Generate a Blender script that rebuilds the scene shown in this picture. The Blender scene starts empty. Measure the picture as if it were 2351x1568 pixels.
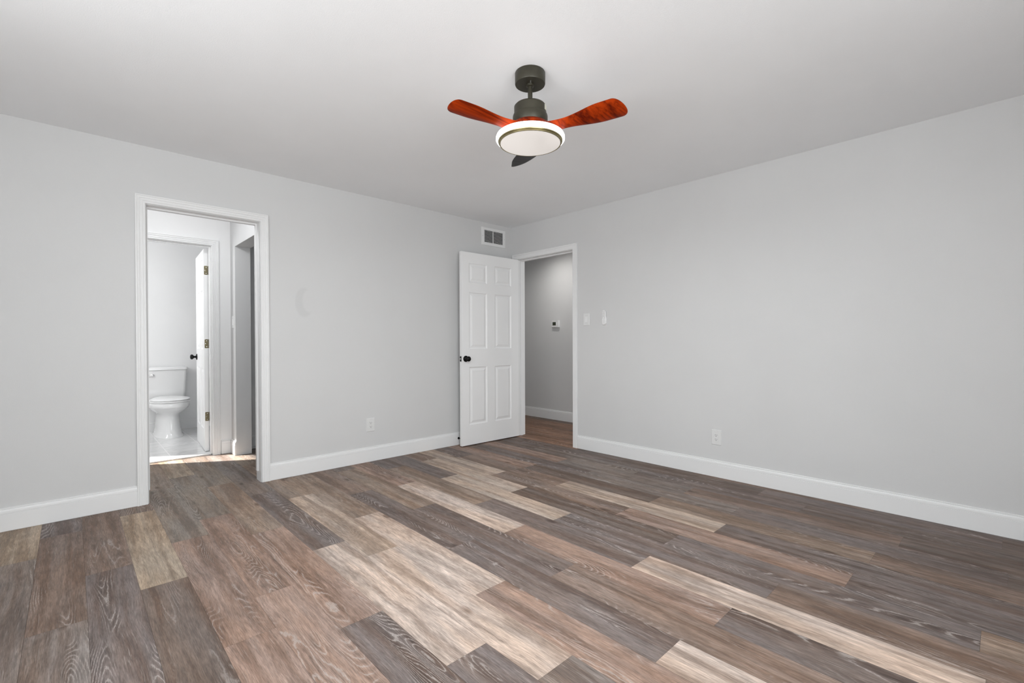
import bpy, bmesh, math, random
from mathutils import Vector, Matrix, noise

SC = bpy.context.scene
COL = SC.collection
PI = math.pi

# ------------------------------------------------------------------ camera
CAM = (-3.7932, -4.0295, 1.1039)
YAW, PITCH, ROLL, FPX = 0.8141815, -0.0081723, -0.0033558, 1072.06
F = Vector((math.cos(YAW)*math.cos(PITCH), math.sin(YAW)*math.cos(PITCH), math.sin(PITCH)))
R = Vector((math.sin(YAW), -math.cos(YAW), 0))
U = R.cross(F)
R2 = R*math.cos(ROLL) + U*math.sin(ROLL)
U2 = -R*math.sin(ROLL) + U*math.cos(ROLL)
cd = bpy.data.cameras.new('camera')
cam = bpy.data.objects.new('camera', cd)
COL.objects.link(cam)
m = Matrix((R2, U2, -F)).transposed().to_4x4()
m.translation = CAM
cam.matrix_world = m
cd.sensor_width = 36
cd.lens = 36*FPX/2351
cd.shift_y = 8.33/2351
cd.clip_start = 0.05
SC.camera = cam

# ------------------------------------------------------------------ world, sun, daylight
w = bpy.data.worlds.new('sky')
SC.world = w
w.use_nodes = True
w.node_tree.nodes['Background'].inputs['Color'].default_value = (0.85, 0.93, 1.0, 1)
w.node_tree.nodes['Background'].inputs['Strength'].default_value = 1.0

def lamp(name, kind, loc, direction, energy, color=(1, 1, 1), **kw):
    d = bpy.data.lights.new(name, kind)
    d.energy = energy
    d.color = color
    for k, v in kw.items():
        setattr(d, k, v)
    o = bpy.data.objects.new(name, d)
    COL.objects.link(o)
    o.location = loc
    o.rotation_euler = Vector(direction).to_track_quat('-Z', 'Y').to_euler()
    return o

lamp('sun', 'SUN', (-8, 6, 6), (.75, -.46, -.872), 24.0, (1, .97, .92), angle=math.radians(1.2))
# daylight through three unseen windows, plus added fill lamps
lamp('daylight_back_window', 'AREA', (-3.5, -5.14, 1.48), (0, 1, 0.0), 75, (.94, .985, 1.0), shape='RECTANGLE', size=2.1, size_y=1.5)
lamp('ceiling_fill_back', 'AREA', (-3.5, -5.14, 1.2), (0, 1, 1.1), 3, (1.0, 1, 1), shape='RECTANGLE', size=2.1, size_y=1.2, spread=math.radians(120))  # added upward fill, brightens the ceiling
lamp('daylight_left_window', 'AREA', (-5.14, -3.1, 1.45), (1, 0, 0.0), 37, (.94, .985, 1.0), shape='RECTANGLE', size=2.2, size_y=1.5)
lamp('ceiling_fill_left', 'AREA', (-5.14, -3.1, 1.2), (1, .5, 1.1), 17, (1, 1, 1), shape='RECTANGLE', size=2.2, size_y=1.2, spread=math.radians(120))  # second added fill aimed up at the ceiling
lamp('daylight_bathroom_window', 'AREA', (-4.36, 2.12, 1.72), (1, 0, -.1), 22, (1, 1, 1), shape='RECTANGLE', size=.4, size_y=1.1)
lamp('vestibule_fill', 'POINT', (-3.30, .40, 2.30), (0, 0, -1), 14, (.98, .99, 1), shadow_soft_size=.10)  # unseen lamp without a fixture, added to brighten the vestibule

SC.view_settings.view_transform = 'Standard'
SC.view_settings.look = 'None'
SC.view_settings.exposure = -0.24
SC.view_settings.gamma = 1.0
SC.view_settings.use_curve_mapping = False
SC.render.film_transparent = False
try:
    SC.cycles.use_denoising = True
    SC.cycles.max_bounces = 8
    SC.cycles.use_adaptive_sampling = True
    SC.cycles.adaptive_threshold = 0.02
    SC.cycles.diffuse_bounces = 6
    SC.cycles.sample_clamp_indirect = 6.0
except Exception:
    pass

# ------------------------------------------------------------------ helpers
def s2l(c):
    def f(v):
        v /= 255.0
        return v/12.92 if v <= .04045 else ((v+.055)/1.055)**2.4
    return tuple(f(v) for v in c)

class NT:
    """small node-graph helper"""
    def __init__(s, mat):
        s.nt = mat.node_tree
        s.bsdf = s.nt.nodes['Principled BSDF']
    def n(s, typ, ins=None, **props):
        nd = s.nt.nodes.new(typ)
        for k, v in props.items():
            setattr(nd, k, v)
        for k, v in (ins or {}).items():
            s.set(nd.inputs[k], v)
        return nd
    def set(s, sock, v):
        if isinstance(v, bpy.types.NodeSocket):
            s.nt.links.new(v, sock)
        elif isinstance(v, bpy.types.Node):
            s.nt.links.new(v.outputs[0], sock)
        else:
            sock.default_value = v
    def math(s, op, a, b=0.0, c=0.0, clamp=False):
        nd = s.nt.nodes.new('ShaderNodeMath')
        nd.operation = op
        nd.use_clamp = clamp
        s.set(nd.inputs[0], a); s.set(nd.inputs[1], b); s.set(nd.inputs[2], c)
        return nd.outputs[0]
    def ramp(s, v, a, b, x=0.0, y=1.0):
        nd = s.nt.nodes.new('ShaderNodeMapRange')
        nd.interpolation_type = 'SMOOTHSTEP'
        s.set(nd.inputs['Value'], v)
        nd.inputs['From Min'].default_value = a; nd.inputs['From Max'].default_value = b
        nd.inputs['To Min'].default_value = x; nd.inputs['To Max'].default_value = y
        return nd.outputs['Result']
    def noise(s, vec, scale=1.0, detail=3.0, rough=.5, dist=0.0):
        nd = s.nt.nodes.new('ShaderNodeTexNoise')
        s.set(nd.inputs['Vector'], vec)
        nd.inputs['Scale'].default_value = scale
        nd.inputs['Detail'].default_value = detail
        nd.inputs['Roughness'].default_value = rough
        nd.inputs['Distortion'].default_value = dist
        return nd.outputs['Fac']
    def mix(s, fac, a, b, blend='MIX'):
        nd = s.nt.nodes.new('ShaderNodeMix')
        nd.data_type = 'RGBA'
        nd.blend_type = blend
        s.set(nd.inputs['Factor'], fac)
        s.set(nd.inputs['A'], a if not isinstance(a, tuple) else (*a[:3], 1))
        s.set(nd.inputs['B'], b if not isinstance(b, tuple) else (*b[:3], 1))
        for o in nd.outputs:
            if o.type == 'RGBA':
                return o
    def scale(s, vec, x, y, z):
        nd = s.nt.nodes.new('ShaderNodeVectorMath')
        nd.operation = 'MULTIPLY'
        s.set(nd.inputs[0], vec); nd.inputs[1].default_value = (x, y, z)
        return nd.outputs[0]
    def add(s, a, b):
        nd = s.nt.nodes.new('ShaderNodeVectorMath')
        nd.operation = 'ADD'
        s.set(nd.inputs[0], a); s.set(nd.inputs[1], b)
        return nd.outputs[0]
    def bump(s, h, strength, dist):
        nd = s.n('ShaderNodeBump', {'Height': h, 'Strength': strength, 'Distance': dist})
        s.set(s.bsdf.inputs['Normal'], nd)
    def coord(s):
        return s.nt.nodes.new('ShaderNodeTexCoord').outputs['Object']

def new_mat(name, col=(.8, .8, .8), rough=.5, metal=0.0, spec=.5):
    mt = bpy.data.materials.new(name)
    mt.use_nodes = True
    b = mt.node_tree.nodes['Principled BSDF']
    b.inputs['Base Color'].default_value = (*col[:3], 1)
    b.inputs['Roughness'].default_value = rough
    b.inputs['Metallic'].default_value = metal
    b.inputs['Specular IOR Level'].default_value = spec
    return mt

def varied(name, col, rough=.5, metal=0.0, amount=.06, scale=6.0, bump=0.0, bscale=300, spec=.5):
    """paint-like material: slight tone variation and optional fine bump"""
    mt = new_mat(name, col, rough, metal, spec)
    t = NT(mt)
    co = t.coord()
    n = t.noise(co, scale, 4, .6)
    f = t.ramp(n, .3, .7, 1-amount, 1+amount*.3)
    t.set(t.bsdf.inputs['Base Color'], t.mix(1.0, (*col, 1), t.n('ShaderNodeCombineColor', {0: f, 1: f, 2: f}), 'MULTIPLY'))
    if bump:
        t.bump(t.noise(co, bscale, 3, .6), bump, .002)
    return mt

# ------------------------------------------------------------------ materials
WALL = varied('wall_paint', (.645, .645, .645), .55, amount=.02, scale=1.5, bump=.25, bscale=260, spec=.3)
# faint worn smudge on the bedroom wall between doorway and outlet
def wall_with_smudge():
    mt = new_mat('wall_paint_bedroom', (.645, .645, .645), .55, spec=.3)
    t = NT(mt)
    co = t.coord()
    f = t.ramp(t.noise(co, 1.5, 4, .6), .3, .7, .985, 1.005)
    sx = t.n('ShaderNodeSeparateXYZ', {0: co})
    # crescent: between two ellipses
    dx = t.math('DIVIDE', t.math('SUBTRACT', sx.outputs[0], -2.375), .075)
    dz = t.math('DIVIDE', t.math('SUBTRACT', sx.outputs[2], 1.435), .125)
    d1 = t.math('SQRT', t.math('ADD', t.math('MULTIPLY', dx, dx), t.math('MULTIPLY', dz, dz)))
    dx2 = t.math('DIVIDE', t.math('SUBTRACT', sx.outputs[0], -2.33), .06)
    dz2 = t.math('DIVIDE', t.math('SUBTRACT', sx.outputs[2], 1.45), .10)
    d2 = t.math('SQRT', t.math('ADD', t.math('MULTIPLY', dx2, dx2), t.math('MULTIPLY', dz2, dz2)))
    msk = t.math('MULTIPLY', t.ramp(d1, .85, 1.1, 1, 0), t.ramp(d2, .8, 1.15, 0, 1))
    f2 = t.math('SUBTRACT', f, t.math('MULTIPLY', msk, .06))
    t.set(t.bsdf.inputs['Base Color'], t.mix(1.0, (.645, .645, .645, 1), t.n('ShaderNodeCombineColor', {0: f2, 1: f2, 2: f2}), 'MULTIPLY'))
    t.bump(t.noise(co, 260, 3, .6), .25, .002)
    return mt
WALL_SM = wall_with_smudge()
CEIL = varied('ceiling_paint', (.885, .90, .915), .8, amount=.02, scale=1.2, bump=.3, bscale=200, spec=.2)
TRIM = varied('white_trim_paint', (.80, .80, .80), .38, amount=.01, scale=2)
BATHW = varied('bathroom_wall_paint', (.80, .80, .80), .5, amount=.02, scale=2, bump=.1, bscale=250)
BLACK = varied('matte_black_metal', (.006, .006, .006), .35, .6, amount=.2)
BRASS = varied('aged_brass', s2l((122, 113, 86)), .5, .5, amount=.3, scale=60)
STEEL = varied('bright_steel', (.75, .75, .75), .2, 1.0, amount=.1, scale=40)
PLASTIC = varied('white_plastic', (.73, .73, .725), .35, amount=.02, scale=20)
PLASTIC2 = varied('white_glossy_plastic', (.78, .78, .78), .28, amount=.02, scale=20)
DARK = varied('dark_slot', (.02, .02, .02), .8, amount=.2)
DUCT = varied('dark_duct', (.012, .012, .012), .9, amount=.3)
PORC = varied('white_porcelain', (.78, .78, .78), .08, amount=.01, scale=4)
SCREEN = varied('grey_green_screen', s2l((62, 66, 54)), .25, amount=.3, scale=120)
BRONZE = varied('dark_olive_bronze', s2l((60, 57, 46)), .42, .35, amount=.15, scale=25)
RIM = varied('olive_bronze_rim', s2l((150, 140, 105)), .3, .8, amount=.12, scale=25)
STICKER = varied('pale_sticker', s2l((205, 205, 190)), .5, amount=.05, scale=60)
GREYBTN = varied('grey_button', (.48, .48, .49), .5, amount=.1, scale=200)

def blade_wood(name, c1, c2, rough):
    mt = new_mat(name, c1, rough)
    t = NT(mt)
    co = t.coord()
    v = t.scale(co, 3, 60, 60)
    n = t.noise(v, 1.0, 6, .6, .4)
    n2 = t.noise(t.scale(co, 1.5, 14, 14), 1.0, 3, .5)
    f = t.ramp(t.math('ADD', t.math('MULTIPLY', n, .6), t.math('MULTIPLY', n2, .4)), .35, .65)
    t.set(t.bsdf.inputs['Base Color'], t.mix(f, (*c1, 1), (*c2, 1)))
    t.bsdf.inputs['Specular IOR Level'].default_value = .06
    t.bsdf.inputs['Coat Weight'].default_value = 0.0
    t.bsdf.inputs['Coat Roughness'].default_value = .15
    return mt
REDWOOD = blade_wood('red_mahogany', (.080, .006, .0015), (.34, .034, .003), .35)
SHADEDWOOD = blade_wood('shaded_blade_wood', (.050, .050, .052), (.075, .075, .078), .5)  # grey copy of the blade wood, shade put into the colour

def emissive(name, col, strength, base=(.8, .8, .8)):
    mt = new_mat(name, base, .3)
    b = mt.node_tree.nodes['Principled BSDF']
    b.inputs['Emission Color'].default_value = (*col, 1)
    b.inputs['Emission Strength'].default_value = strength
    return mt
RING_GLOW = emissive('lit_acrylic_ring', (1.0, .985, .965), 3.2)
DIFFUSER = emissive('opal_diffuser', (1.0, .95, .90), .42, (.72, .70, .68))
t_ = NT(DIFFUSER)
_f = t_.ramp(t_.noise(t_.coord(), 5, 2, .5), .3, .7, .36, .46)
t_.set(t_.bsdf.inputs['Emission Strength'], _f)
HALL_GLOW = emissive('lit_downlight_lens', (1, .97, .92), 6.0)

def marble():
    mt = new_mat('white_marble_tile', (.8, .8, .8), .12)
    t = NT(mt)
    co = t.coord()
    sw = t.n('ShaderNodeSeparateXYZ', {0: co})
    br = t.n('ShaderNodeTexBrick', {'Vector': t.n('ShaderNodeCombineXYZ', {0: t.math('ADD', sw.outputs[1], .12), 1: t.math('ADD', sw.outputs[0], .06), 2: 0.0}), 'Scale': 1.0, 'Mortar Size': .004, 'Brick Width': .61, 'Row Height': .305,
                                     'Color1': (1, 1, 1, 1), 'Color2': (1, 1, 1, 1), 'Mortar': (0, 0, 0, 1)})
    d = t.noise(co, 2.3, 6, .6, 1.2)
    vein = t.ramp(t.math('ABSOLUTE', t.math('SUBTRACT', d, .5)), 0, .045, .90, 1.0)
    cl = t.ramp(t.noise(co, 3, 3, .5), .3, .7, .92, 1.0)
    v = t.math('MULTIPLY', vein, cl)
    v = t.math('MULTIPLY', v, .74)
    base = t.n('ShaderNodeCombineColor', {0: v, 1: v, 2: v})
    t.set(t.bsdf.inputs['Base Color'], t.mix(br.outputs['Color'], (.82, .82, .82, 1), base.outputs[0]))
    return mt
MARBLE = marble()

def floor_mat():
    mt = new_mat('luxury_plank_floor', (.3, .25, .2), .5)
    t = NT(mt)
    co = t.coord()
    base = t.n('ShaderNodeAttribute', attribute_name='plank_color').outputs['Color']
    base = t.mix(1.0, base, (.80, .78, .755, 1), 'MULTIPLY')
    sd = t.n('ShaderNodeAttribute', attribute_name='plank_seed').outputs['Vector']
    gr = t.n('ShaderNodeAttribute', attribute_name='plank_grain').outputs['Fac']
    p = t.add(co, sd)
    # every plank carries a second, browner tone in long bands and clouds
    warp = t.noise(t.scale(p, 3.0, 1.2, 1), 1.0, 2, .5)
    pw = t.add(p, t.n('ShaderNodeCombineXYZ', {0: t.math('MULTIPLY', t.math('SUBTRACT', warp, .5), .075), 1: 0.0, 2: 0.0}))
    band = t.noise(t.scale(pw, 17, .60, 1), 1.0, 3, .5)
    cloud = t.noise(t.scale(t.add(p, (7, 3, 0)), 11, 2.0, 1), 1.0, 5, .60, .2)
    speck = t.noise(t.scale(t.add(p, (2, 9, 0)), 52, 8, 1), 1.0, 4, .7, .1)
    m2 = t.math('ADD', t.math('MULTIPLY', band, .62), t.math('ADD', t.math('MULTIPLY', cloud, .24), t.math('MULTIPLY', speck, .14)))
    m2 = t.ramp(m2, .44, .58)
    second = t.mix(.52, base, (*s2l((106, 87, 76)), 1))
    third = t.mix(.22, base, (*s2l((176, 163, 156)), 1))
    c = t.mix(m2, third, second)
    # streaks and pores running with the plank
    st = t.noise(t.scale(pw, 95, 2.4, 1), 1.0, 5, .72, .05)
    fine = t.noise(t.scale(pw, 430, 17, 1), 1.0, 3, .7)
    bright = t.ramp(st, .30, .66, .78, 1.15)
    bright = t.math('MULTIPLY', bright, t.ramp(fine, .30, .70, .72, 1.26))
    bright = t.math('MULTIPLY', bright, t.ramp(speck, .3, .7, 1.12, .86))
    bright = t.math('MULTIPLY', bright, t.ramp(t.noise(t.scale(t.add(p, (15, 4, 0)), 6, 2.4, 1), 1.0, 3, .6, .3), .3, .7, .86, 1.12))
    # growth rings: level lines of a long stretched field, broken up by fine noise
    fld = t.noise(t.scale(t.add(p, (3.3, 1.7, 0)), 8.0, 1.05, 1), 1.0, 1.2, .35, .25)
    wob = t.noise(t.scale(p, 42, 13, 1), 1.0, 3, .6)
    rings = t.math('ADD', t.math('MULTIPLY', fld, 66.0), t.math('MULTIPLY', wob, 1.7))
    tri = t.math('PINGPONG', rings, 1.0)
    jag = t.noise(t.scale(p, 300, 46, 1), 1.0, 3, .7)
    line = t.ramp(t.math('ADD', tri, t.math('MULTIPLY', t.math('SUBTRACT', jag, .5), 1.2)), .66, .98)
    area = t.ramp(t.noise(t.scale(t.add(p, (9, 5, 0)), 9.0, 1.2, 1), 1.0, 2, .5), .50, .62)
    bright = t.math('SUBTRACT', bright, t.math('MULTIPLY', t.math('MULTIPLY', t.ramp(tri, 0, .6, 1, 0), area), t.math('MULTIPLY', gr, .20)))
    c = t.mix(1.0, c, t.n('ShaderNodeCombineColor', {0: bright, 1: bright, 2: bright}), 'MULTIPLY')
    # drift between warm brown and cool grey inside one plank
    hue = t.ramp(t.noise(t.scale(t.add(p, (5, 11, 0)), 9, 1.3, 1), 1.0, 2, .5), .36, .64)
    c = t.mix(t.math('MULTIPLY', hue, .8), t.mix(1.0, c, (.975, .99, 1.02, 1), 'MULTIPLY'), t.mix(1.0, c, (1.05, .975, .91, 1), 'MULTIPLY'))
    # limed grain
    lime = t.math('MULTIPLY', t.math('MULTIPLY', line, t.ramp(area, 0, 1, .06, 1.0)), t.math('MULTIPLY', gr, .55), clamp=True)
    c = t.mix(lime, c, (*s2l((182, 174, 168)), 1))
    fl = t.math('MULTIPLY', t.ramp(t.noise(t.scale(pw, 210, 6.5, 1), 1.0, 3, .6), .60, .70), t.math('MULTIPLY', gr, .36))
    c = t.mix(fl, c, (*s2l((184, 175, 168)), 1))
    # knots and dark flecks
    vo = t.n('ShaderNodeTexVoronoi', {'Vector': t.scale(t.add(p, (1.3, 8.1, 0)), 5.2, 2.2, 1), 'Scale': 1.0, 'Randomness': 1.0})
    kd = t.math('ADD', vo.outputs['Distance'], t.math('MULTIPLY', t.math('SUBTRACT', speck, .5), .16))
    knot = t.ramp(kd, .03, .13, 1, 0)
    c = t.mix(t.math('MULTIPLY', knot, .9), c, t.mix(1.0, c, (.40, .34, .30, 1), 'MULTIPLY'))
    dk = t.ramp(t.noise(t.scale(t.add(pw, (4, 6, 0)), 120, 7, 1), 1.0, 3, .65), .62, .74)
    c = t.mix(t.math('MULTIPLY', dk, .5), c, t.mix(1.0, c, (.50, .47, .46, 1), 'MULTIPLY'))
    t.set(t.bsdf.inputs['Base Color'], c)
    t.set(t.bsdf.inputs['Roughness'], t.ramp(st, .3, .7, .48, .58))
    t.bsdf.inputs['Specular IOR Level'].default_value = .28
    t.bump(t.math('ADD', t.math('MULTIPLY', fine, .6), st), .12, .001)
    return mt
FLOOR = floor_mat()

# ------------------------------------------------------------------ mesh helpers
def box(bm, x0, x1, y0, y1, z0, z1):
    v = [bm.verts.new(p) for p in ((x0, y0, z0), (x1, y0, z0), (x1, y1, z0), (x0, y1, z0), (x0, y0, z1), (x1, y0, z1), (x1, y1, z1), (x0, y1, z1))]
    for f in ((0, 3, 2, 1), (4, 5, 6, 7), (0, 1, 5, 4), (1, 2, 6, 5), (2, 3, 7, 6), (3, 0, 4, 7)):
        bm.faces.new([v[i] for i in f])
    return v

def bevel_all(bm, w, seg=2):
    bmesh.ops.bevel(bm, geom=list(bm.edges), offset=w, segments=seg, affect='EDGES', profile=.5)

def obj(name, bm, mat, parent=None, smooth=None, recalc=True):
    if recalc:
        bmesh.ops.recalc_face_normals(bm, faces=bm.faces)
    me = bpy.data.meshes.new(name)
    bm.to_mesh(me)
    bm.free()
    me.materials.append(mat)
    if smooth is not None:
        me.polygons.foreach_set('use_smooth', [True]*len(me.polygons))
        try:
            me.set_sharp_from_angle(angle=math.radians(smooth))
        except Exception:
            pass
    o = bpy.data.objects.new(name, me)
    COL.objects.link(o)
    if parent is not None:
        o.parent = parent
    return o

def struct(name, bm, mat, smooth=None):
    o = obj(name, bm, mat, smooth=smooth)
    o['kind'] = 'structure'
    return o

def empty(name, loc, rotz=0):
    o = bpy.data.objects.new(name, None)
    COL.objects.link(o)
    o.location = loc
    o.rotation_euler = (0, 0, rotz)
    o.empty_display_size = .05
    return o

def thing(name, label, cat, loc, rotz=0, group=None):
    o = empty(name, loc, rotz)
    o['label'] = label
    o['category'] = cat
    if group:
        o['group'] = group
    return o

def lathe(bm, prof, n=48, center=(0, 0, 0), axis='z', a0=0, a1=2*PI):
    """prof: list of (r, h); rotates about the axis; closes the ends when r=0"""
    full = abs(a1-a0-2*PI) < 1e-6
    cnt = n if full else n+1
    rings = []
    for r, h in prof:
        ring = []
        if r < 1e-6:
            ring = [bm.verts.new(ax((0, 0, h), axis, center))]
        else:
            for i in range(cnt):
                a = a0+(a1-a0)*i/n
                ring.append(bm.verts.new(ax((r*math.cos(a), r*math.sin(a), h), axis, center)))
        rings.append(ring)
    for A, B in zip(rings, rings[1:]):
        m_ = max(len(A), len(B))
        lim = m_ if full else m_-1
        for i in range(lim):
            j = (i+1) % m_
            a, b = (A[0], A[0]) if len(A) == 1 else (A[i], A[j])
            c, d = (B[0], B[0]) if len(B) == 1 else (B[i], B[j])
            vs = []
            for v in (a, b, d, c):
                if v not in vs:
                    vs.append(v)
            if len(vs) > 2:
                bm.faces.new(vs)

def ax(p, axis, c):
    x, y, z = p
    if axis == 'z': q = (x, y, z)
    elif axis == '-y': q = (x, -z, y)
    elif axis == 'x': q = (z, x, y)
    elif axis == '-x': q = (-z, x, y)
    else: q = (x, z, y)
    return (q[0]+c[0], q[1]+c[1], q[2]+c[2])

def loft(bm, rings, caps=True):
    vr = [[bm.verts.new(p) for p in r] for r in rings]
    n = len(vr[0])
    for A, B in zip(vr, vr[1:]):
        for i in range(n):
            j = (i+1) % n
            bm.faces.new((A[i], A[j], B[j], B[i]))
    if caps:
        bm.faces.new(vr[0][::-1]); bm.faces.new(vr[-1])

def prism(bm, poly, plane, d0, d1):
    """extrude a 2D outline; plane 'y': poly=(x,z) spans y d0..d1; 'x': poly=(y,z) spans x d0..d1"""
    def P(q, d):
        return (q[0], d, q[1]) if plane == 'y' else (d, q[0], q[1])
    loft(bm, [[P(q, d0) for q in poly], [P(q, d1) for q in poly]])

def rrect(cx, cz, w, h, r, n=6):
    pts = []
    for k, (sx, sz) in enumerate(((1, 1), (-1, 1), (-1, -1), (1, -1))):
        for i in range(n+1):
            a = PI/2*(k+i/n)
            pts.append((cx+sx*(w/2-r)+r*math.cos(a), cz+sz*(h/2-r)+r*math.sin(a)))
    return pts

def place(p, plane):
    """(s, t, z): s along the wall, t out of the wall into the room"""
    s, t, z = p
    return {'left': (s, -t, z), 'right': (-t, s, z)}.get(plane)

# ------------------------------------------------------------------ room data
H = 2.44
WT = .115            # wall thickness
LO0, LO1, LOT = -3.413, -2.714, 2.044     # left doorway (in wall y=0)
RO0, RO1, ROT = -.931, -.108, 2.049       # right doorway (in wall x=0)
XL, YB = -4.9, -5.0                       # hidden walls of the bedroom
BY = 1.30                                 # vestibule back wall
SX = -2.63                                # vestibule side wall
HX = 1.145                                # hall far wall

# ------------------------------------------------------------------ floor planks
PAL = {'T': (200, 182, 166), 'L': (188, 169, 145), 'P': (212, 194, 181), 'W': (156, 128, 112), 'B': (126, 104, 89),
       'D': (98, 87, 84), 'G': (118, 109, 103), 'K': (86, 70, 59), 'M': (150, 130, 112), 'S': (134, 124, 112),
       'H': (124, 84, 52), 'J': (146, 103, 70)}
GRAIN = {'T': .35, 'L': .15, 'P': .3, 'W': .85, 'B': .8, 'D': 1.0, 'G': .8, 'K': .5, 'M': .6, 'S': .8, 'H': .3, 'J': .4}
ROWS = {  # row: (first end y, codes from the far side to the camera side)
    -6: (1.1, 'BGMKBGB'), -5: (1.3, 'GDBGMGB'), -4: (1.5, 'BGDKBGM'), -3: (1.2, 'GBGDMGB'), -2: (1.6, 'BKGBGMB'),
    -1: (1.80, 'MLGGBG'), 0: (2.12, 'GDBGKB'), 1: (1.38, 'BBDGBM'), 2: (2.25, 'GBLKBG'), 3: (1.54, 'MSWWGB'),
    4: (1.83, 'LSWWBG'), 5: (1.36, 'SMWDGB'), 6: (2.12, 'GGDPDBG'), 7: (1.86, 'SMTPGB'), 8: (2.40, 'GGMPWBG'),
    9: (1.64, 'GBDDPG'), 10: (2.28, 'BGMDBWG'), 11: (1.59, 'KWPWDB'), 12: (2.07, 'BDMDPBG'), 13: (1.52, 'KDTDBG'),
    14: (2.09, 'KBTKDMB'), 15: (1.31, 'KTBWDK'), 16: (1.97, 'KDBTDKB'), 17: (1.28, 'KWKMBK'), 18: (2.02, 'KKDGDKB'),
    19: (1.21, 'KWGBKD'), 20: (1.73, 'KKGDKKB'), 21: (2.04, 'JKDKDKMB'), 22: (1.4, 'KJKBDKK'),
    23: (1.55, 'JHKJBK'), 24: (1.9, 'HJHKHB'), 25: (1.1, 'JHJHKB'), 26: (2.1, 'KHKJHB'), 27: (1.5, 'HJHJKB'), 28: (2.0, 'JKHJHB')}
def build_floor():
    bm = bmesh.new()
    lc = bm.loops.layers.color.new('plank_color') if False else bm.loops.layers.float_color.new('plank_color')
    ls = bm.loops.layers.float_vector.new('plank_seed')
    lg = bm.loops.layers.float.new('plank_grain')
    rnd = random.Random(11)
    PW, PL = .1761, 1.2115
    ymin, ymax = -5.1, 2.35
    for k, (y0, codes) in ROWS.items():
        xa, xb = -3.93+PW*k, -3.93+PW*(k+1)
        xa = max(xa, -4.98); xb = min(xb, 1.26)
        if xb <= xa:
            continue
        segs = [(y0+PL, y0, codes[-1])]
        y = y0
        for c in codes:
            segs.append((y, y-PL, c)); y -= PL
        while y > ymin:
            segs.append((y, y-PL, rnd.choice('BGKM'))); y -= PL
        for a, b, c in segs:
            a = min(a, ymax); b = max(b, ymin)
            if a-b < 1e-4:
                continue
            g = .0004
            vs = [bm.verts.new(p) for p in ((xa+g, b+g, 0), (xb-g, b+g, 0), (xb-g, a-g, 0), (xa+g, a-g, 0))]
            f = bm.faces.new(vs)
            j = rnd.uniform(.94, 1.06)
            col = [v*j for v in s2l(PAL[c])]
            sx, sy = rnd.uniform(-40, 40), rnd.uniform(-40, 40)
            for lp in f.loops:
                lp[lc] = (*col, 1); lp[ls] = (sx, sy, 0); lp[lg] = GRAIN[c]*rnd.uniform(.98, 1.02)
    # core board below the planks shows in the joints
    top = list(bm.faces)
    v = box(bm, -5.0, 1.27, -5.12, 2.36, -.06, -.0015)
    for f in bm.faces:
        if f not in top:
            for lp in f.loops:
                lp[lc] = (.03, .025, .02, 1); lp[ls] = (0, 0, 0); lp[lg] = 0
    return struct('floor', bm, FLOOR)
fl = build_floor()

bm = bmesh.new()
box(bm, -4.4, -1.6, BY+.02, 3.25, .0, .014)
bevel_all(bm, .003, 2)
struct('floor_bathroom', bm, MARBLE)

# ------------------------------------------------------------------ walls and ceiling
bm = bmesh.new()      # left wall (photo left), plane y=0
box(bm, XL-.12, LO0-.001, 0, WT, 0, H); box(bm, LO1+.001, .0, 0, WT, 0, H); box(bm, LO0-.001, LO1+.001, 0, WT, LOT+.001, H)
struct('wall_left', bm, WALL_SM)
bm = bmesh.new()      # right wall, plane x=0
box(bm, 0, WT, YB-.12, RO0-.001, 0, H); box(bm, 0, WT, RO1+.001, WT, 0, H); box(bm, 0, WT, RO0-.001, RO1+.001, ROT+.001, H)
struct('wall_right', bm, WALL)
bm = bmesh.new()      # wall behind the camera with a window opening
wx0, wx1, wz0, wz1 = -4.6, -2.4, .68, 2.28
box(bm, XL-.12, wx0, YB-.12, YB, 0, H); box(bm, wx1, 0, YB-.12, YB, 0, H); box(bm, wx0, wx1, YB-.12, YB, 0, wz0); box(bm, wx0, wx1, YB-.12, YB, wz1, H)
struct('wall_back', bm, WALL)
bm = bmesh.new()      # wall on the camera's left with a window opening
wy0, wy1 = -4.25, -1.95
box(bm, XL-.12, XL, YB, wy0, 0, H); box(bm, XL-.12, XL, wy1, 0, 0, H); box(bm, XL-.12, XL, wy0, wy1, 0, wz0); box(bm, XL-.12, XL, wy0, wy1, wz1, H)
struct('wall_side', bm, WALL)
bm = bmesh.new()
box(bm, XL-.12, HX+.12, YB-.12, WT, H, H+.15); box(bm, -4.5, HX+.12, WT, 3.3, H, H+.15)
struct('ceiling', bm, CEIL)

def window(name, plane, a0, a1, c):
    bm = bmesh.new()
    for s0, s1, z0, z1 in ((a0, a0+.05, wz0, wz1), (a1-.05, a1, wz0, wz1), (a0, a1, wz0, wz0+.05), (a0, a1, wz1-.05, wz1), ((a0+a1)/2-.03, (a0+a1)/2+.03, wz0, wz1)):
        if plane == 'y': box(bm, s0, s1, c-.05, c, z0, z1)
        else: box(bm, c-.05, c, s0, s1, z0, z1)
    struct(name, bm, TRIM)
window('window_1', 'y', wx0, wx1, YB-.02)
window('window_2', 'x', wy0, wy1, XL-.02)

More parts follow.
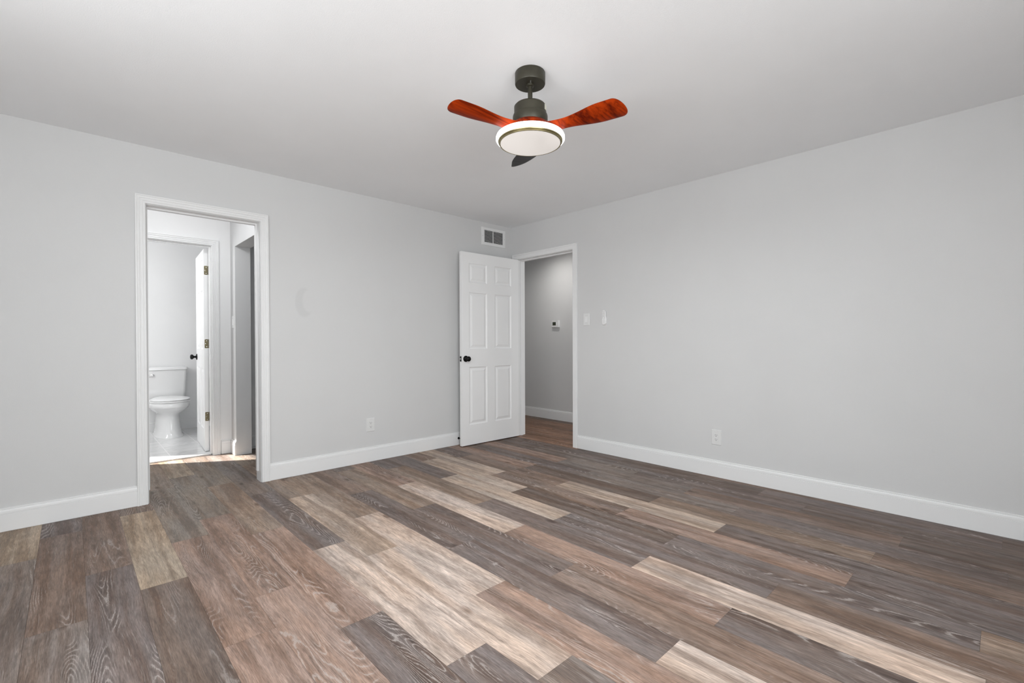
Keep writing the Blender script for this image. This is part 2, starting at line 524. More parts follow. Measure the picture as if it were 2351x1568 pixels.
# vestibule behind the left doorway
bm = bmesh.new()      # back wall of vestibule with bathroom door opening
BD0, BD1, BDT = -3.50, -2.795, 2.04
box(bm, -4.4, BD0-.001, BY, BY+.115, 0, H); box(bm, BD1+.001, SX+.0, BY, BY+.115, 0, H); box(bm, BD0-.001, BD1+.001, BY, BY+.115, BDT+.001, H)
box(bm, SX, -1.6, 1.41, 1.50, 0, H)
struct('wall_vestibule_back', bm, BATHW)
bm = bmesh.new()      # side wall with plain cased opening to the closet
box(bm, SX, SX+.135, 1.12, 1.41, 0, H); box(bm, SX, SX+.135, WT, .30, 0, H); box(bm, SX, SX+.135, .30, 1.12, 2.035, H)
struct('wall_vestibule_side', bm, WALL)
bm = bmesh.new()
box(bm, -4.5, -4.4, WT, BY, 0, H)
struct('wall_vestibule_end', bm, WALL)
bm = bmesh.new()      # closet end
box(bm, -1.0, -.9, WT, 1.41, 0, H)
struct('wall_closet', bm, WALL)
# bathroom
bm = bmesh.new()
box(bm, -4.5, -1.5, 3.13, 3.25, 0, H)
struct('wall_bathroom_back', bm, BATHW)
bm = bmesh.new()      # bathroom window wall (outside light from the left)
by0, by1, bz0, bz1 = 1.93, 2.32, 1.15, 2.30
box(bm, -4.5, -4.38, BY, by0, 0, H); box(bm, -4.5, -4.38, by1, 3.13, 0, H); box(bm, -4.5, -4.38, by0, by1, 0, bz0); box(bm, -4.5, -4.38, by0, by1, bz1, H)
struct('wall_bathroom_window', bm, BATHW)
bm = bmesh.new()
box(bm, -1.6, -1.5, 1.5, 3.13, 0, H)
struct('wall_bathroom_side', bm, BATHW)
# hall behind the right doorway
bm = bmesh.new()
box(bm, HX, HX+.12, -3.0, 2.35, 0, H)
struct('wall_hall', bm, WALL)
bm = bmesh.new()
box(bm, WT, HX, 2.23, 2.35, 0, H); box(bm, WT, HX, -3.1, -3.0, 0, H); box(bm, 0, WT, WT+.001, 2.35, 0, H)
struct('wall_hall_ends', bm, WALL)

# ------------------------------------------------------------------ baseboards
BPROF = [(0, 0), (0, .136), (.0060, .136), (.0070, .1345), (.0070, .1305), (.0045, .1295), (.0045, .1275), (.0095, .1268), (.0120, .121), (.0130, .113), (.0130, .1048), (.0105, .1040), (.0105, .1022), (.0145, .1010), (.0145, .003), (.012, 0)]
def baseboard(name, runs):
    """runs: (plane, s0, s1, wall offset, direction)"""
    bm = bmesh.new()
    for axis, s0, s1, c, d in runs:
        rings = []
        for s in (s0, s1):
            rings.append([(s, c+d*t, z) if axis == 'y' else (c+d*t, s, z) for t, z in BPROF])
        loft(bm, rings)
    return struct(name, bm, TRIM)
baseboard('baseboard_left', [('y', XL, -3.4755, 0, -1), ('y', -2.6505, -.0145, 0, -1)])
baseboard('baseboard_right', [('x', YB, -.9955, 0, -1)])
baseboard('baseboard_vestibule', [('y', -2.7225, SX-.0145, BY, -1), ('x', 1.12, BY, SX, -1), ('x', .15, .30, SX, -1)])
baseboard('baseboard_closet', [('y', SX+.135, -1.0, 1.41, -1)])
baseboard('baseboard_bathroom', [('y', -4.38, -1.6, 3.13, -1)])
baseboard('baseboard_hall', [('x', -3.0, 2.23, HX, -1)])

# ------------------------------------------------------------------ door casings with jambs
CPROF = [(0, 0), (0, .010), (.003, .0125), (.008, .0125), (.010, .0105), (.014, .0105), (.017, .0135), (.026, .0135), (.028, .0115), (.032, .0120),
         (.035, .0155), (.042, .0160), (.044, .0140), (.047, .0145), (.049, .0185), (.0565, .0185), (.0575, .017), (.0575, 0)]
CPLAIN = [(0, 0), (0, .009), (.003, .0115), (.006, .012), (.034, .0135), (.036, .0125), (.039, .0135), (.041, .0165), (.046, .0175), (.048, .0165), (.051, .0185), (.056, .0185), (.0575, .017), (.0575, 0)]
def casing(bm, a0, a1, top, P, wl=1.0, wr=1.0, prof=None):
    """P(s, t, z) -> xyz. Mitred three-sided frame around opening a0..a1"""
    CP = prof or CPROF
    secs = []
    secs.append([P(a0-w*wl, t, 0) for w, t in CP])
    secs.append([P(a0-w*wl, t, top+w) for w, t in CP])
    secs.append([P(a1+w*wr, t, top+w) for w, t in CP])
    secs.append([P(a1+w*wr, t, 0) for w, t in CP])
    loft(bm, secs)
def jamb(bm, a0, a1, top, P, d, stop0, stop_z=0.0, th=.018):
    """P(s, depth, z): boards lining the opening, depth 0..d, stop strip at depth stop0"""
    def B(s0, s1, y0, y1, z0, z1):
        q0, q1 = P(s0, y0, z0), P(s1, y1, z1)
        box(bm, min(q0[0], q1[0]), max(q0[0], q1[0]), min(q0[1], q1[1]), max(q0[1], q1[1]), z0, z1)
    B(a0, a0+th*0+.0005, 0, d, 0, top); B(a1-.0005, a1, 0, d, 0, top); B(a0, a1, 0, d, top-.0005, top)
    B(a0, a0+.011, stop0, stop0+.035, stop_z, top); B(a1-.011, a1, stop0, stop0+.035, stop_z, top); B(a0+.011, a1-.011, stop0, stop0+.035, top-.011, top)

def trim_unit(name, a0, a1, top, plane, c, d, sides=(-1, 1), stop0=.05, stop_z=0.0, wl=1.0, wr=1.0, rev=.006, prof=None):
    bm = bmesh.new()
    if plane == 'y':
        P1 = lambda s, t, z: (s, c-t, z)
        P2 = lambda s, t, z: (s, c+d+t, z)
        PJ = lambda s, y, z: (s, c+y, z)
    else:
        P1 = lambda s, t, z: (c-t, s, z)
        P2 = lambda s, t, z: (c+d+t, s, z)
        PJ = lambda s, y, z: (c+y, s, z)
    if -1 in sides:
        casing(bm, a0-rev, a1+rev, top+rev, P1, wl, wr, prof)
    if 1 in sides:
        casing(bm, a0-rev, a1+rev, top+rev, P2)
    jamb(bm, a0, a1, top, PJ, d, stop0, stop_z)
    return struct(name, bm, TRIM)
t1 = trim_unit('trim_1', LO0, LO1, LOT, 'y', 0, WT, sides=(-1,), stop0=.060, stop_z=.078)
t2 = trim_unit('trim_2', RO0, RO1, ROT, 'x', 0, WT, stop0=.042, wr=1.15, prof=CPLAIN)
t3 = trim_unit('trim_3', BD0, BD1, BDT, 'y', BY, .115, sides=(-1,), stop0=.02)
def strike(parent, x0, x1, y0, y1, z0, z1):
    bm = bmesh.new(); box(bm, x0, x1, y0, y1, z0, z1)
    o = obj('strike_plate', bm, BLACK, parent); o['label'] = 'black strike plate'
    return o
strike(t2, .004, .036, RO0, RO0+.0025, .893, .951)

# ------------------------------------------------------------------ six panel doors
def panel_door(name, wd, ht, th, mat, cols, rows, loc, rotz, hinge_mat):
    """leaf from x=-wd..0 (hinge at 0), front face y=-th, back face y=0"""
    root = empty(name, loc, rotz)
    root['kind'] = 'structure'
    bm = bmesh.new()
    xs = [-wd]+[v for c in cols for v in c]+[0]
    zs = [0]+[v for r in rows for v in r]+[ht]
    for side in (0, 1):
        y = -th if side == 0 else 0
        sg = 1 if side == 0 else -1     # inward direction
        for i in range(len(xs)-1):
            for j in range(len(zs)-1):
                x0, x1, z0, z1 = xs[i], xs[i+1], zs[j], zs[j+1]
                if (x0, x1) in cols and (z0, z1) in rows:
                    steps = [(0, 0), (.004, .0045), (.012, .0085), (.020, .0085), (.040, .0025), (.0425, .0018)]
                    rg = []
                    for o_, dp in steps:
                        rg.append([bm.verts.new(q) for q in ((x0+o_, y+sg*dp, z0+o_), (x1-o_, y+sg*dp, z0+o_), (x1-o_, y+sg*dp, z1-o_), (x0+o_, y+sg*dp, z1-o_))])
                    for A, B in zip(rg, rg[1:]):
                        for k in range(4):
                            bm.faces.new((A[k], A[(k+1) % 4], B[(k+1) % 4], B[k]))
                    bm.faces.new(rg[-1])
                else:
                    bm.faces.new([bm.verts.new(q) for q in ((x0, y, z0), (x1, y, z0), (x1, y, z1), (x0, y, z1))])
    bmesh.ops.remove_doubles(bm, verts=bm.verts, dist=1e-5)
    for a, b in (((-wd, 0), (-wd, ht)), ((0, 0), (0, ht))):
        bm.faces.new([bm.verts.new(q) for q in ((a[0], -th, 0), (a[0], 0, 0), (a[0], 0, ht), (a[0], -th, ht))])
    for z in (0, ht):
        bm.faces.new([bm.verts.new(q) for q in ((-wd, -th, z), (0, -th, z), (0, 0, z), (-wd, 0, z))])
    bmesh.ops.remove_doubles(bm, verts=bm.verts, dist=1e-5)
    obj('door_leaf', bm, mat, root)
    return root
COLS = [(-.717, -.472), (-.361, -.116)]
DROWS = [(.212, .823), (1.014, 1.612), (1.718, 1.922)]
def knob_set(root, x, z, th, both=True):
    for side in ((-1, 1) if both else (-1,)):
        bm = bmesh.new()
        y0 = -th if side < 0 else 0
        axs = '-y' if side < 0 else 'y'
        lathe(bm, [(0, 0), (.033, 0), (.033, .004), (.030, .008), (.016, .011), (.0115, .016), (.0110, .026), (.015, .031), (.0235, .037), (.0275, .045), (.0275, .052), (.023, .060), (.012, .0645), (0, .0655)], 32, (x if side < 0 else x+.012, y0, z), axs)
        o = obj('door_knob', bm, BLACK, root, smooth=40); o['label'] = 'round black door knob'
    return root
def hinge(root, x, y, z, mat, plate_dir, label):
    """edge leaf plate plus barrel; plate lies on the door's hinge edge (plane x = x)"""
    bm = bmesh.new()
    pts = rrect(y-.0165, z, .031, .089, .008)
    prism(bm, pts, 'x', x, x+.002)
    prism(bm, rrect(y+.018, z, .022, .089, .003), 'x', x+.004, x+.006)
    for k in range(5):
        lathe(bm, [(0, 0), (.006, 0), (.006, .0165), (0, .0165)], 16, (x+.006, y+.006, z-.0445+k*.018))
    o = obj('hinge', bm, mat, root, smooth=40)
    o['label'] = label
    for dz in (-.03, 0, .03):
        b2 = bmesh.new(); lathe(b2, [(0, 0), (.0035, 0), (.003, .001), (0, .0012)], 12, (x+.002, y-.018-(.006 if dz == 0 else -.004), z+dz), 'x')
        obj('screw', b2, STEEL, o)

DOORP = varied('white_door_paint', (.87, .87, .87), .35, amount=.01, scale=3)
d1 = panel_door('door_1', .815, 2.034, .035, DOORP, COLS, DROWS, (-.024, -.114, .010), math.radians(-.7), BLACK)
knob_set(d1, -.763, .912, .035)
for z in (.25, 1.02, 1.80):
    bmh = bmesh.new()
    for k in range(5):
        lathe(bmh, [(0, 0), (.006, 0), (.006, .0165), (0, .0165)], 16, (.008, .000, z-.0445+k*.018))
    o = obj('hinge', bmh, BLACK, d1, smooth=40); o['label'] = 'black hinge barrel'
bm = bmesh.new(); prism(bm, rrect(-.0175, .912, .024, .056, .006), 'x', -.8165, -.815)
o = obj('latch_plate', bm, BLACK, d1); o['label'] = 'black latch plate on the door edge'
bm = bmesh.new(); lathe(bm, [(0, 0), (.0085, 0), (.0085, .008), (.006, .0105), (0, .011)], 20, (-.8165, -.0175, .912), '-x')
o = obj('latch_bolt', bm, STEEL, d1, smooth=40); o['label'] = 'bright steel latch bolt'

# bathroom door, swung into the bathroom: leaf runs away from the vestibule
d2 = panel_door('door_2', .70, 2.012, .035, DOORP, [(-.61, -.40), (-.30, -.09)], DROWS, (-2.797, 1.440, .020), math.radians(-94), BRASS)
# its local -x runs to +y in the room, its front (local -y) faces the left side
knob_set(d2, -.64, .925, .035)
for z in (.345, 1.07, 1.80):
    hinge(d2, .0, .0, z, BRASS, 1, 'aged brass hinge')

# ------------------------------------------------------------------ door stop behind the open door
t = thing('door_stop', 'small black door stop on the baseboard behind the open door', 'door stop', (-.792, -.0145, .072))
bm = bmesh.new(); lathe(bm, [(0, 0), (.013, 0), (.012, .004), (.006, .006), (0, .006)], 20, (0, 0, 0), '-y')
obj('base', bm, BLACK, t, smooth=40)
bm = bmesh.new()
pr = []
for k in range(12):
    pr += [(.0048, .006+k*.0032), (.0060, .0076+k*.0032)]
lathe(bm, [(0, .005)]+pr+[(.0048, .046), (0, .046)], 16, (0, 0, 0), '-y')
obj('spring', bm, BLACK, t, smooth=60)
bm = bmesh.new(); lathe(bm, [(0, .045), (.009, .045), (.0095, .054), (.007, .058), (0, .059)], 16, (0, 0, 0), '-y')
obj('bumper', bm, BLACK, t, smooth=40)

# ------------------------------------------------------------------ supply air vent
vx0, vx1, vz0, vz1 = -.455, -.096, 2.187, 2.388
t = thing('air_vent', 'white louvred air vent high on the wall above the open door', 'vent', ((vx0+vx1)/2, 0, vz0))
W_, H_ = vx1-vx0, vz1-vz0
bm = bmesh.new()
b_ = .040
outer = [(-W_/2, 0), (W_/2, 0), (W_/2, H_), (-W_/2, H_)]
inner = [(-W_/2+b_, b_*.8), (W_/2-b_, b_*.8), (W_/2-b_, H_-b_*.8), (-W_/2+b_, H_-b_*.8)]
rg = [[(x, 0, z) for x, z in outer], [(x, -.003, z) for x, z in outer], [(x*.985, -.007, (z-H_/2)*.975+H_/2) for x, z in outer], [(x, -.008, z) for x, z in inner], [(x, 0, z) for x, z in inner]]
loft(bm, rg, caps=False)
obj('frame', bm, TRIM, t)
bm = bmesh.new()
iz0, iz1 = b_*.8, H_-b_*.8
nl = 10
for k in range(nl):
    zc = iz0+(iz1-iz0)*(k+.5)/nl
    a = math.radians(38)
    c_, s_ = math.cos(a)*.0068, math.sin(a)*.0068
    v = [(-W_/2+b_, -.001-c_, zc-s_), (-W_/2+b_, -.001+c_-.003, zc+s_), (W_/2-b_, -.001+c_-.003, zc+s_), (W_/2-b_, -.001-c_, zc-s_)]
    loft(bm, [[v[0], v[1], (v[1][0], v[1][1], v[1][2]+.0012), (v[0][0], v[0][1], v[0][2]+.0012)], [v[3], v[2], (v[2][0], v[2][1], v[2][2]+.0012), (v[3][0], v[3][1], v[3][2]+.0012)]])
obj('louvers', bm, TRIM, t)
bm = bmesh.new(); box(bm, -.004-.012, .004-.012, -.0095, -.005, iz0, iz1)
obj('mullion', bm, TRIM, t)
bm = bmesh.new(); box(bm, -W_/2+b_, W_/2-b_, -.0022, -.0008, iz0, iz1)
o = obj('duct_opening', bm, DUCT, t); o['label'] = 'dark duct behind the louvers'
for sx in (-1, 1):
    bm = bmesh.new(); lathe(bm, [(0, 0), (.004, 0), (.003, .0015), (0, .002)], 12, (sx*(W_/2-.016), -.0075, H_/2), '-y')
    obj('screw', bm, GREYBTN, t)

# ------------------------------------------------------------------ wall plates; local frame: x along wall, -y out of wall
def plate(bm, w_, h_, r=.003, d=.006):
    a = rrect(0, 0, w_, h_, r, 3)
    b = rrect(0, 0, w_-.006, h_-.006, r, 3)
    loft(bm, [[(x, 0, z) for x, z in a], [(x, -d*.45, z) for x, z in a], [(x, -d, z) for x, z in b]])

def outlet(label, loc, rotz):
    t = thing('wall_outlet', label, 'outlet', loc, rotz, None)
    bm = bmesh.new(); plate(bm, .079, .122)
    obj('cover_plate', bm, PLASTIC, t)
    bm = bmesh.new()
    prism(bm, [(x, z) for x, z in rrect(0, 0, .034, .068, .003, 3)], 'y', -.0085, -.005)
    rc = obj('receptacle', bm, PLASTIC, t)
    for s in (-1, 1):
        zc = s*.017
        for dx, hh in ((-.0065, .008), (.0065, .0065)):
            bm = bmesh.new(); box(bm, dx-.0012, dx+.0012, -.0092, -.0080, zc+.003-hh/2, zc+.003+hh/2)
            obj('slot', bm, DARK, rc)
        bm = bmesh.new(); lathe(bm, [(0, 0), (.0027, 0), (.0027, .0008), (0, .0008)], 12, (0, -.0084, zc-.0075), '-y')
        obj('ground_hole', bm, DARK, rc)
    for s in (-1, 1):
        bm = bmesh.new(); lathe(bm, [(0, 0), (.003, 0), (.0025, .0008), (0, .001)], 12, (0, -.006, s*.048), '-y')
        obj('screw', bm, PLASTIC, t)
    return t
outlet('white outlet low on the wall between the doorway and open door', (-1.790, 0, .338), 0)
outlet('white outlet low on the long right-hand wall', (0, -2.420, .321), PI*1.5)

def switch(label, loc, rotz):
    t = thing('light_switch', label, 'light switch', loc, rotz)
    bm = bmesh.new(); plate(bm, .076, .122)
    obj('cover_plate', bm, PLASTIC, t)
    bm = bmesh.new()
    pts = [(-.0165, -.033, -.0095), (.0165, -.033, -.0095), (.0165, .0, -.0075), (-.0165, 0, -.0075), (-.0165, .033, -.0060), (.0165, .033, -.0060)]
    loft(bm, [[(-.0165, -.005, -.033), (-.0165, -.0095, -.033), (-.0165, -.0070, 0), (-.0165, -.0062, .033), (-.0165, -.005, .033)],
              [(.0165, -.005, -.033), (.0165, -.0095, -.033), (.0165, -.0070, 0), (.0165, -.0062, .033), (.0165, -.005, .033)]])
    obj('rocker', bm, PLASTIC2, t)
    bm = bmesh.new()
    for z in (-.0345, .0345):
        bm = bmesh.new(); box(bm, -.0165, .0165, -.0066, -.0055, z-.0009, z+.0009)
        obj('rocker_gap', bm, GREYBTN, t)
    for s in (-1, 1):
        bm = bmesh.new(); lathe(bm, [(0, 0), (.003, 0), (.0025, .0008), (0, .001)], 12, (0, -.006, s*.048), '-y')
        obj('screw', bm, PLASTIC, t)
switch('white rocker light switch beside the open doorway on the right wall', (0, -1.113, 1.322), PI*1.5)
switch('white light switch seen edge-on inside the doorway left', (SX, 1.200, 1.301), PI*1.5)

# fan remote in its wall cradle
t = thing('remote_control', 'slim white fan remote in a wall cradle right of the switch', 'remote', (0, -1.329, 1.334), PI*1.5)
bm = bmesh.new()
a = rrect(0, 0, .044, .146, .0215, 8); b = rrect(0, 0, .037, .139, .0180, 8)
loft(bm, [[(x, -.004, z) for x, z in a], [(x, -.013, z) for x, z in a], [(x, -.016, z) for x, z in b]])
hs = obj('handset', bm, PLASTIC2, t, smooth=40)
bm = bmesh.new()
a = rrect(0, -.030, .052, .090, .0255, 8); b = rrect(0, -.030, .046, .084, .0225, 8)
loft(bm, [[(x, 0, z) for x, z in a], [(x, -.009, z) for x, z in a], [(x, -.0115, z) for x, z in b]])
obj('cradle', bm, PLASTIC2, t, smooth=40)
for r_ in range(5):
    for c_ in range(3):
        if r_ == 4 and c_ == 1:
            continue
        bm = bmesh.new(); lathe(bm, [(0, 0), (.0036, 0), (.0030, .0008), (0, .0010)], 12, ((c_-1)*.0105, -.016, .056-r_*.0150), '-y')
        obj('button', bm, GREYBTN, hs)

# thermostat on the hall wall
t = thing('thermostat', 'small white thermostat with grey screen on the hall wall', 'thermostat', (HX, .299, 1.345), PI*1.5)
bm = bmesh.new()
a = rrect(0, 0, .128, .098, .006, 4); b = rrect(0, 0, .122, .092, .006, 4)
loft(bm, [[(x, 0, z) for x, z in a], [(x, -.023, z) for x, z in a], [(x, -.027, z) for x, z in b]])
obj('housing', bm, PLASTIC, t, smooth=40)
bm = bmesh.new(); prism(bm, rrect(-.014, .002, .060, .046, .002, 2), 'y', -.0278, -.0265)
o = obj('screen', bm, SCREEN, t); o['label'] = 'dark grey-green display'
for k in range(3):
    bm = bmesh.new(); prism(bm, rrect(.041, .022-k*.021, .012, .008, .003, 3), 'y', -.0285, -.0265)
    obj('button', bm, PLASTIC2, t)

# downlight of the hall (out of the photograph's frame, lights the hall wall)
t = thing('ceiling_downlight', 'round white recessed downlight in the hall ceiling', 'light', (.61, .17, H))
bm = bmesh.new(); lathe(bm, [(.045, -.002), (.075, -.002), (.080, -.007), (.078, -.010), (.050, -.010), (.045, -.002)], 32)
obj('trim_ring', bm, TRIM, t, smooth=40)
bm = bmesh.new(); lathe(bm, [(0, -.003), (.046, -.003), (.046, -.006), (0, -.006)], 32)
obj('lens', bm, HALL_GLOW, t)
lamp('hall_downlight', 'SPOT', (.61, .14, H-.02), (.15, 0, -1), 34, (1, .97, .93), spot_size=math.radians(148), spot_blend=1.0, shadow_soft_size=.03)

lamp('hall_fill', 'AREA', (.63, -2.9, 1.4), (0, 1, 0), 16, (.97, .99, 1), shape='RECTANGLE', size=.8, size_y=1.6)  # added fill in the closed hall, lifts the darker lower wall

# ------------------------------------------------------------------ ceiling fan
fan = thing('ceiling_fan', 'three-blade ceiling fan with bronze motor and lit round lamp', 'ceiling fan', (-2.118, -2.393, H))
def fz(z): return z-H
bm = bmesh.new(); lathe(bm, [(0, fz(2.44)), (.0735, fz(2.44)), (.0755, fz(2.436)), (.0755, fz(2.387)), (.0735, fz(2.3825)), (0, fz(2.3825))], 64)
can = obj('canopy', bm, BRONZE, fan, smooth=35)
bm = bmesh.new(); lathe(bm, [(0, 0), (.0045, 0), (.0042, .004), (0, .004)], 12, (-.018, -.021, fz(2.3825)-.004));  # added bright dot in place of the highlight at the rod top
o = obj('screw', bm, STEEL, can, smooth=40); o['label'] = 'bright dot standing for the highlight under the canopy'  # not a real screw: added dot in place of a highlight
bm = bmesh.new(); lathe(bm, [(0, fz(2.3825)), (.020, fz(2.3825)), (.019, fz(2.374)), (.0118, fz(2.371)), (.0118, fz(2.285)), (0, fz(2.285))], 32)
obj('downrod', bm, BRONZE, fan, smooth=35)
bm = bmesh.new(); lathe(bm, [(0, fz(2.298)), (.014, fz(2.298)), (.018, fz(2.293)), (.0225, fz(2.287)), (.0235, fz(2.279)), (0, fz(2.279))], 32)
obj('yoke_cover', bm, BRONZE, fan, smooth=35)
bm = bmesh.new(); lathe(bm, [(0, fz(2.281)), (.060, fz(2.281)), (.074, fz(2.279)), (.080, fz(2.272)), (.080, fz(2.232)), (.085, fz(2.229)), (.087, fz(2.222)), (.087, fz(2.186)), (.083, fz(2.180)), (0, fz(2.178))], 64)
mot = obj('motor_housing', bm, BRONZE, fan, smooth=35)
# pale rating sticker wrapped on the housing
bm = bmesh.new()
a_s = YAW-PI/2+math.radians(-28)
rg = []
for k in range(9):
    a = a_s+math.radians(26)*(k/8)-math.radians(2)
    rg.append([(r*math.cos(a), r*math.sin(a), fz(z)) for r, z in ((.0802, 2.244), (.0808, 2.244), (.0808, 2.270), (.0802, 2.270))])
loft(bm, rg)
o = obj('sticker', bm, STICKER, mot); o['label'] = 'pale rating sticker'
# hub that holds the blades
bm = bmesh.new(); lathe(bm, [(0, fz(2.186)), (.086, fz(2.186)), (.100, fz(2.176)), (.108, fz(2.158)), (.108, fz(2.140)), (.09, fz(2.128)), (0, fz(2.128))], 64)
obj('blade_hub', bm, REDWOOD, fan, smooth=40)

def blade(az, length, p_root, p_tip, wroot, wtip, rise, slant, mat, droop=0.0, label=None, thick=.010, tipz=0.0):
    """carved propeller blade; az azimuth, p pitches in radians (positive: the clockwise edge is higher)"""
    bm = bmesh.new()
    n, mseg = 60, 20
    d = Vector((math.cos(az), math.sin(az), 0))
    cw = Vector((math.sin(az), -math.cos(az), 0))       # clockwise side seen from above
    rings = []
    for i in range(n+1):
        u = i/n
        u = .9*u/.6 if u < .6 else .9+.1*math.sin((u-.6)/.4*PI/2)
        r = .050+(length-.050)*u
        # plan width: narrow waist, full towards the tip, rounded end
        if u < .30:
            s = u/.30; s = s*s*(3-2*s)
            wd = wroot*(1-s)+wroot*.80*s
        else:
            s = (u-.30)/.45; s = min(1, s); s = s*s*(3-2*s)
            wd = wroot*.80*(1-s)+wtip*s
        if u > .90:
            s = (u-.90)/.10
            wd *= math.sqrt(max(0.0, 1-s**2.3))*.97+.03
        s = min(1, u/.55); s = s*s*(3-2*s)
        p = p_root*(1-s)+p_tip*s
        zc = rise*(u**1.35)
        th = thick*(1.0 if u < .9 else max(.25, 1-(u-.9)*7))
        up = Vector((0, 0, 1))
        chord = cw*math.cos(p)+up*math.sin(p)
        nrm = -cw*math.sin(p)+up*math.cos(p)
        ring = []
        for k in range(mseg):
            a = 2*PI*k/mseg
            cx = math.cos(a)*wd/2
            cy = math.sin(a)*th/2
            q = cx/(wd/2)
            rr = r+slant*(-q)*.5*max(0, (u-.5)/.5)*min(1, wd/wtip)
            pt = d*rr+chord*(cx)+nrm*(cy+droop*(q*q-.5)*wd)+Vector((0, 0, zc+fz(2.150)))
            ring.append(pt)
        rings.append(ring)
    loft(bm, rings)
    o = obj('blade', bm, mat, fan, smooth=60)
    if label:
        o['label'] = label
    return o
AZ = YAW+math.radians(5)          # third blade points away from the camera
blade(AZ-math.radians(120), .470, math.radians(16), math.radians(19), .085, .118, .028, .04, REDWOOD, .06, 'red mahogany blade')
blade(AZ+math.radians(120), .452, math.radians(-14), math.radians(-9), .085, .100, .006, .0, REDWOOD, .06, 'red mahogany blade')
blade(AZ-math.radians(3), .475, math.radians(14), math.radians(20), .085, .165, .025, .05, SHADEDWOOD, .04, 'blade with its shade painted in as dark grey')

# light kit
bm = bmesh.new(); lathe(bm, [(.120, fz(2.130)), (.158, fz(2.130)), (.168, fz(2.126)), (.1715, fz(2.118)), (.1715, fz(2.108)), (.168, fz(2.103)), (.155, fz(2.103)), (.120, fz(2.103)), (.120, fz(2.130))], 96)
o = obj('light_ring', bm, RING_GLOW, fan, smooth=40); o['label'] = 'glowing white light ring'
bm = bmesh.new(); lathe(bm, [(0, fz(2.131)), (.119, fz(2.131)), (.119, fz(2.1028)), (.158, fz(2.1028)), (.161, fz(2.100)), (.160, fz(2.0965)), (.1555, fz(2.095)), (.1565, fz(2.091)), (.155, fz(2.0885)), (.1500, fz(2.0885)), (.1495, fz(2.092)), (0, fz(2.092))], 96)
obj('lamp_rim', bm, RIM, fan, smooth=40)
bm = bmesh.new(); lathe(bm, [(0, fz(2.0868)), (.08, fz(2.0872)), (.1488, fz(2.0885)), (.1488, fz(2.0915)), (0, fz(2.0915))], 96)
o = obj('diffuser', bm, DIFFUSER, fan, smooth=40); o['label'] = 'opal white diffuser disc'

lamp('fan_lamp', 'AREA', (-2.118, -2.393, 2.080), (0, 0, -1), 27, (.95, .985, 1.0), shape='DISK', size=.29)

# ------------------------------------------------------------------ toilet
TX, TZ = -2.965, .014
toilet = thing('toilet', 'white two-piece toilet with closed lid in the bathroom', 'toilet', (TX, 2.75, TZ))
def egg(cx, y0, y1, hw, z, n=40, back=2.6, front=2.0, split=.58):
    """egg-shaped outline: front at y0, back at y1"""
    yc = y0+(y1-y0)*split
    pts = []
    for i in range(n):
        a = 2*PI*i/n
        c, s = math.cos(a), math.sin(a)
        e = front if s < 0 else back
        x = hw*math.copysign(abs(c)**(2/e), c)
        ln = (yc-y0) if s < 0 else (y1-yc)
        y = yc+ln*math.copysign(abs(s)**(2/e), s)
        pts.append((cx+x, y, z))
    return pts
FR = 2.7
bm = bmesh.new()
loft(bm, [egg(0, -.300, .30, .140, 0, back=4, front=2.5), egg(0, -.298, .30, .138, .012, back=4, front=2.5), egg(0, -.280, .295, .124, .028, back=4, front=2.4), egg(0, -.262, .29, .114, .10, back=4, front=2.3),
          egg(0, -.250, .285, .104, .20, back=4, front=2.3), egg(0, -.250, .28, .102, .250, back=4, front=2.3), egg(0, -.262, .275, .118, .272, back=3.5, front=2.3), egg(0, -.300, .27, .160, .305, back=3.2, front=2.5),
          egg(0, -.322, .27, .182, .330, back=3, front=FR), egg(0, -.332, .27, .190, .346, back=3, front=FR), egg(0, -.338, .28, .194, .350, back=3, front=FR), egg(0, -.342, .28, .197, .400, back=3, front=FR), egg(0, -.338, .28, .193, .406, back=3, front=FR)])
bowl = obj('bowl', bm, PORC, toilet, smooth=50)
bm = bmesh.new()
loft(bm, [egg(0, -.342, .150, .190, .4075, front=FR), egg(0, -.348, .152, .196, .412, front=FR), egg(0, -.348, .152, .196, .422, front=FR), egg(0, -.344, .150, .192, .426, front=FR)])
obj('seat', bm, PLASTIC2, toilet, smooth=40)
bm = bmesh.new()
def lid(y0, y1, hw, z, bw):
    pts = egg(0, y0, y1, hw, z, back=3.0, front=FR)
    return [(x*(1-(1-bw)*max(0, ((y-y0)/(y1-y0)-.38))/.62), y, zz) for x, y, zz in pts]
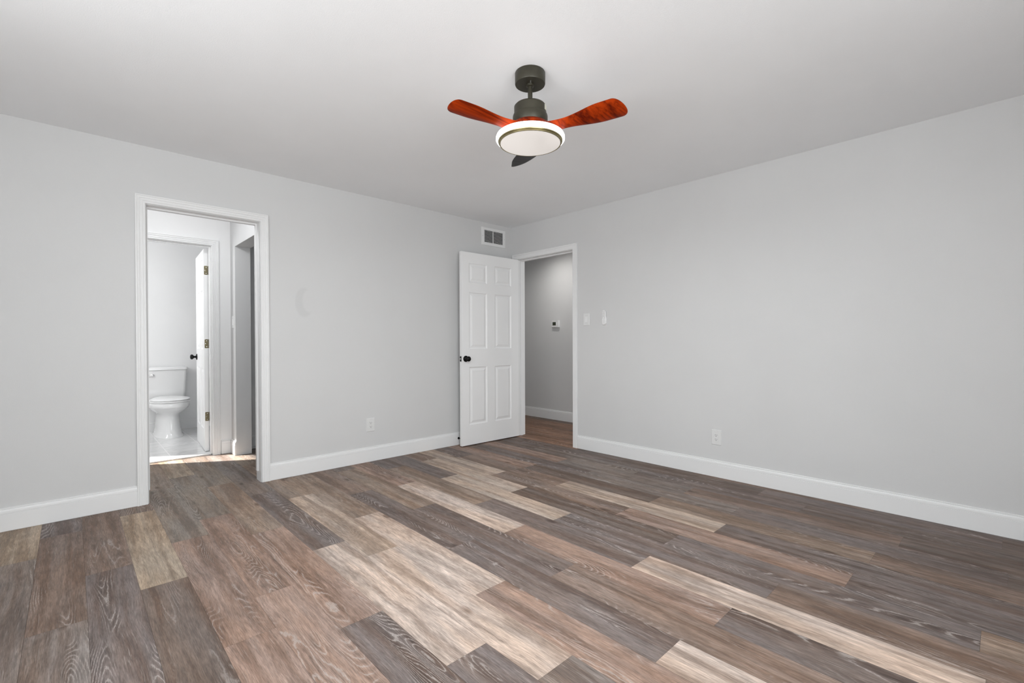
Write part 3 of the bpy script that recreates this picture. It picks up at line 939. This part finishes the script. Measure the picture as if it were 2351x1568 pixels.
loft(bm, [lid(-.340, .170, .190, .4275, .52), lid(-.348, .172, .197, .431, .52), lid(-.348, .172, .197, .438, .52), lid(-.338, .165, .188, .446, .52), lid(-.20, .12, .10, .450, .7)])
obj('seat_lid', bm, PLASTIC2, toilet, smooth=40)
for s in (-1, 1):
    bm = bmesh.new(); box(bm, s*.075-.022, s*.075+.022, .140, .172, .402, .440); bevel_all(bm, .006, 2)
    obj('seat_hinge', bm, PLASTIC2, toilet, smooth=40)
bm = bmesh.new()
def rr(w_, y0, y1, z, r=.03):
    return [(x, (y0+y1)/2+y, z) for x, y in rrect(0, 0, w_, y1-y0, r, 6)]
loft(bm, [rr(.30, .19, .355, .395, .02), rr(.375, .182, .358, .415), rr(.395, .178, .360, .50), rr(.420, .172, .362, .745), rr(.420, .172, .362, .752)])
tank = obj('tank', bm, PORC, toilet, smooth=45)
bm = bmesh.new()
loft(bm, [rr(.425, .168, .364, .7525), rr(.444, .160, .366, .760), rr(.444, .160, .366, .782), rr(.430, .168, .362, .790), rr(.30, .21, .33, .792)])
obj('tank_lid', bm, PORC, toilet, smooth=45)
bm = bmesh.new()
lathe(bm, [(0, 0), (.016, 0), (.016, .008), (.010, .012), (0, .013)], 20, (-.130, .174, .700), '-y')
prism(bm, rrect(-.160, .697, .075, .016, .007, 4), 'y', .158, .166)
o = obj('flush_lever', bm, STEEL, tank, smooth=40); o['label'] = 'chrome flush lever'
for s in (-1, 1):
    bm = bmesh.new(); lathe(bm, [(0, .030), (.013, .030), (.013, .038), (.009, .046), (0, .048)], 16, (s*.120, .08, 0))
    obj('bolt_cap', bm, PLASTIC2, bowl, smooth=40)
# water supply
t = thing('supply_valve', 'chrome water supply valve on the wall left of the toilet', 'valve', (TX-.265, 3.13, .19))
bm = bmesh.new(); lathe(bm, [(0, 0), (.026, 0), (.022, .006), (.008, .009), (.008, .050), (.012, .052), (.012, .080), (0, .082)], 20, (0, 0, 0), '-y')
obj('valve_body', bm, STEEL, t, smooth=40)
bm = bmesh.new(); lathe(bm, [(0, .006), (.006, .006), (.006, .14), (.005, .23), (0, .23)], 12, (0, -.065, 0))
obj('supply_hose', bm, STEEL, t, smooth=60)
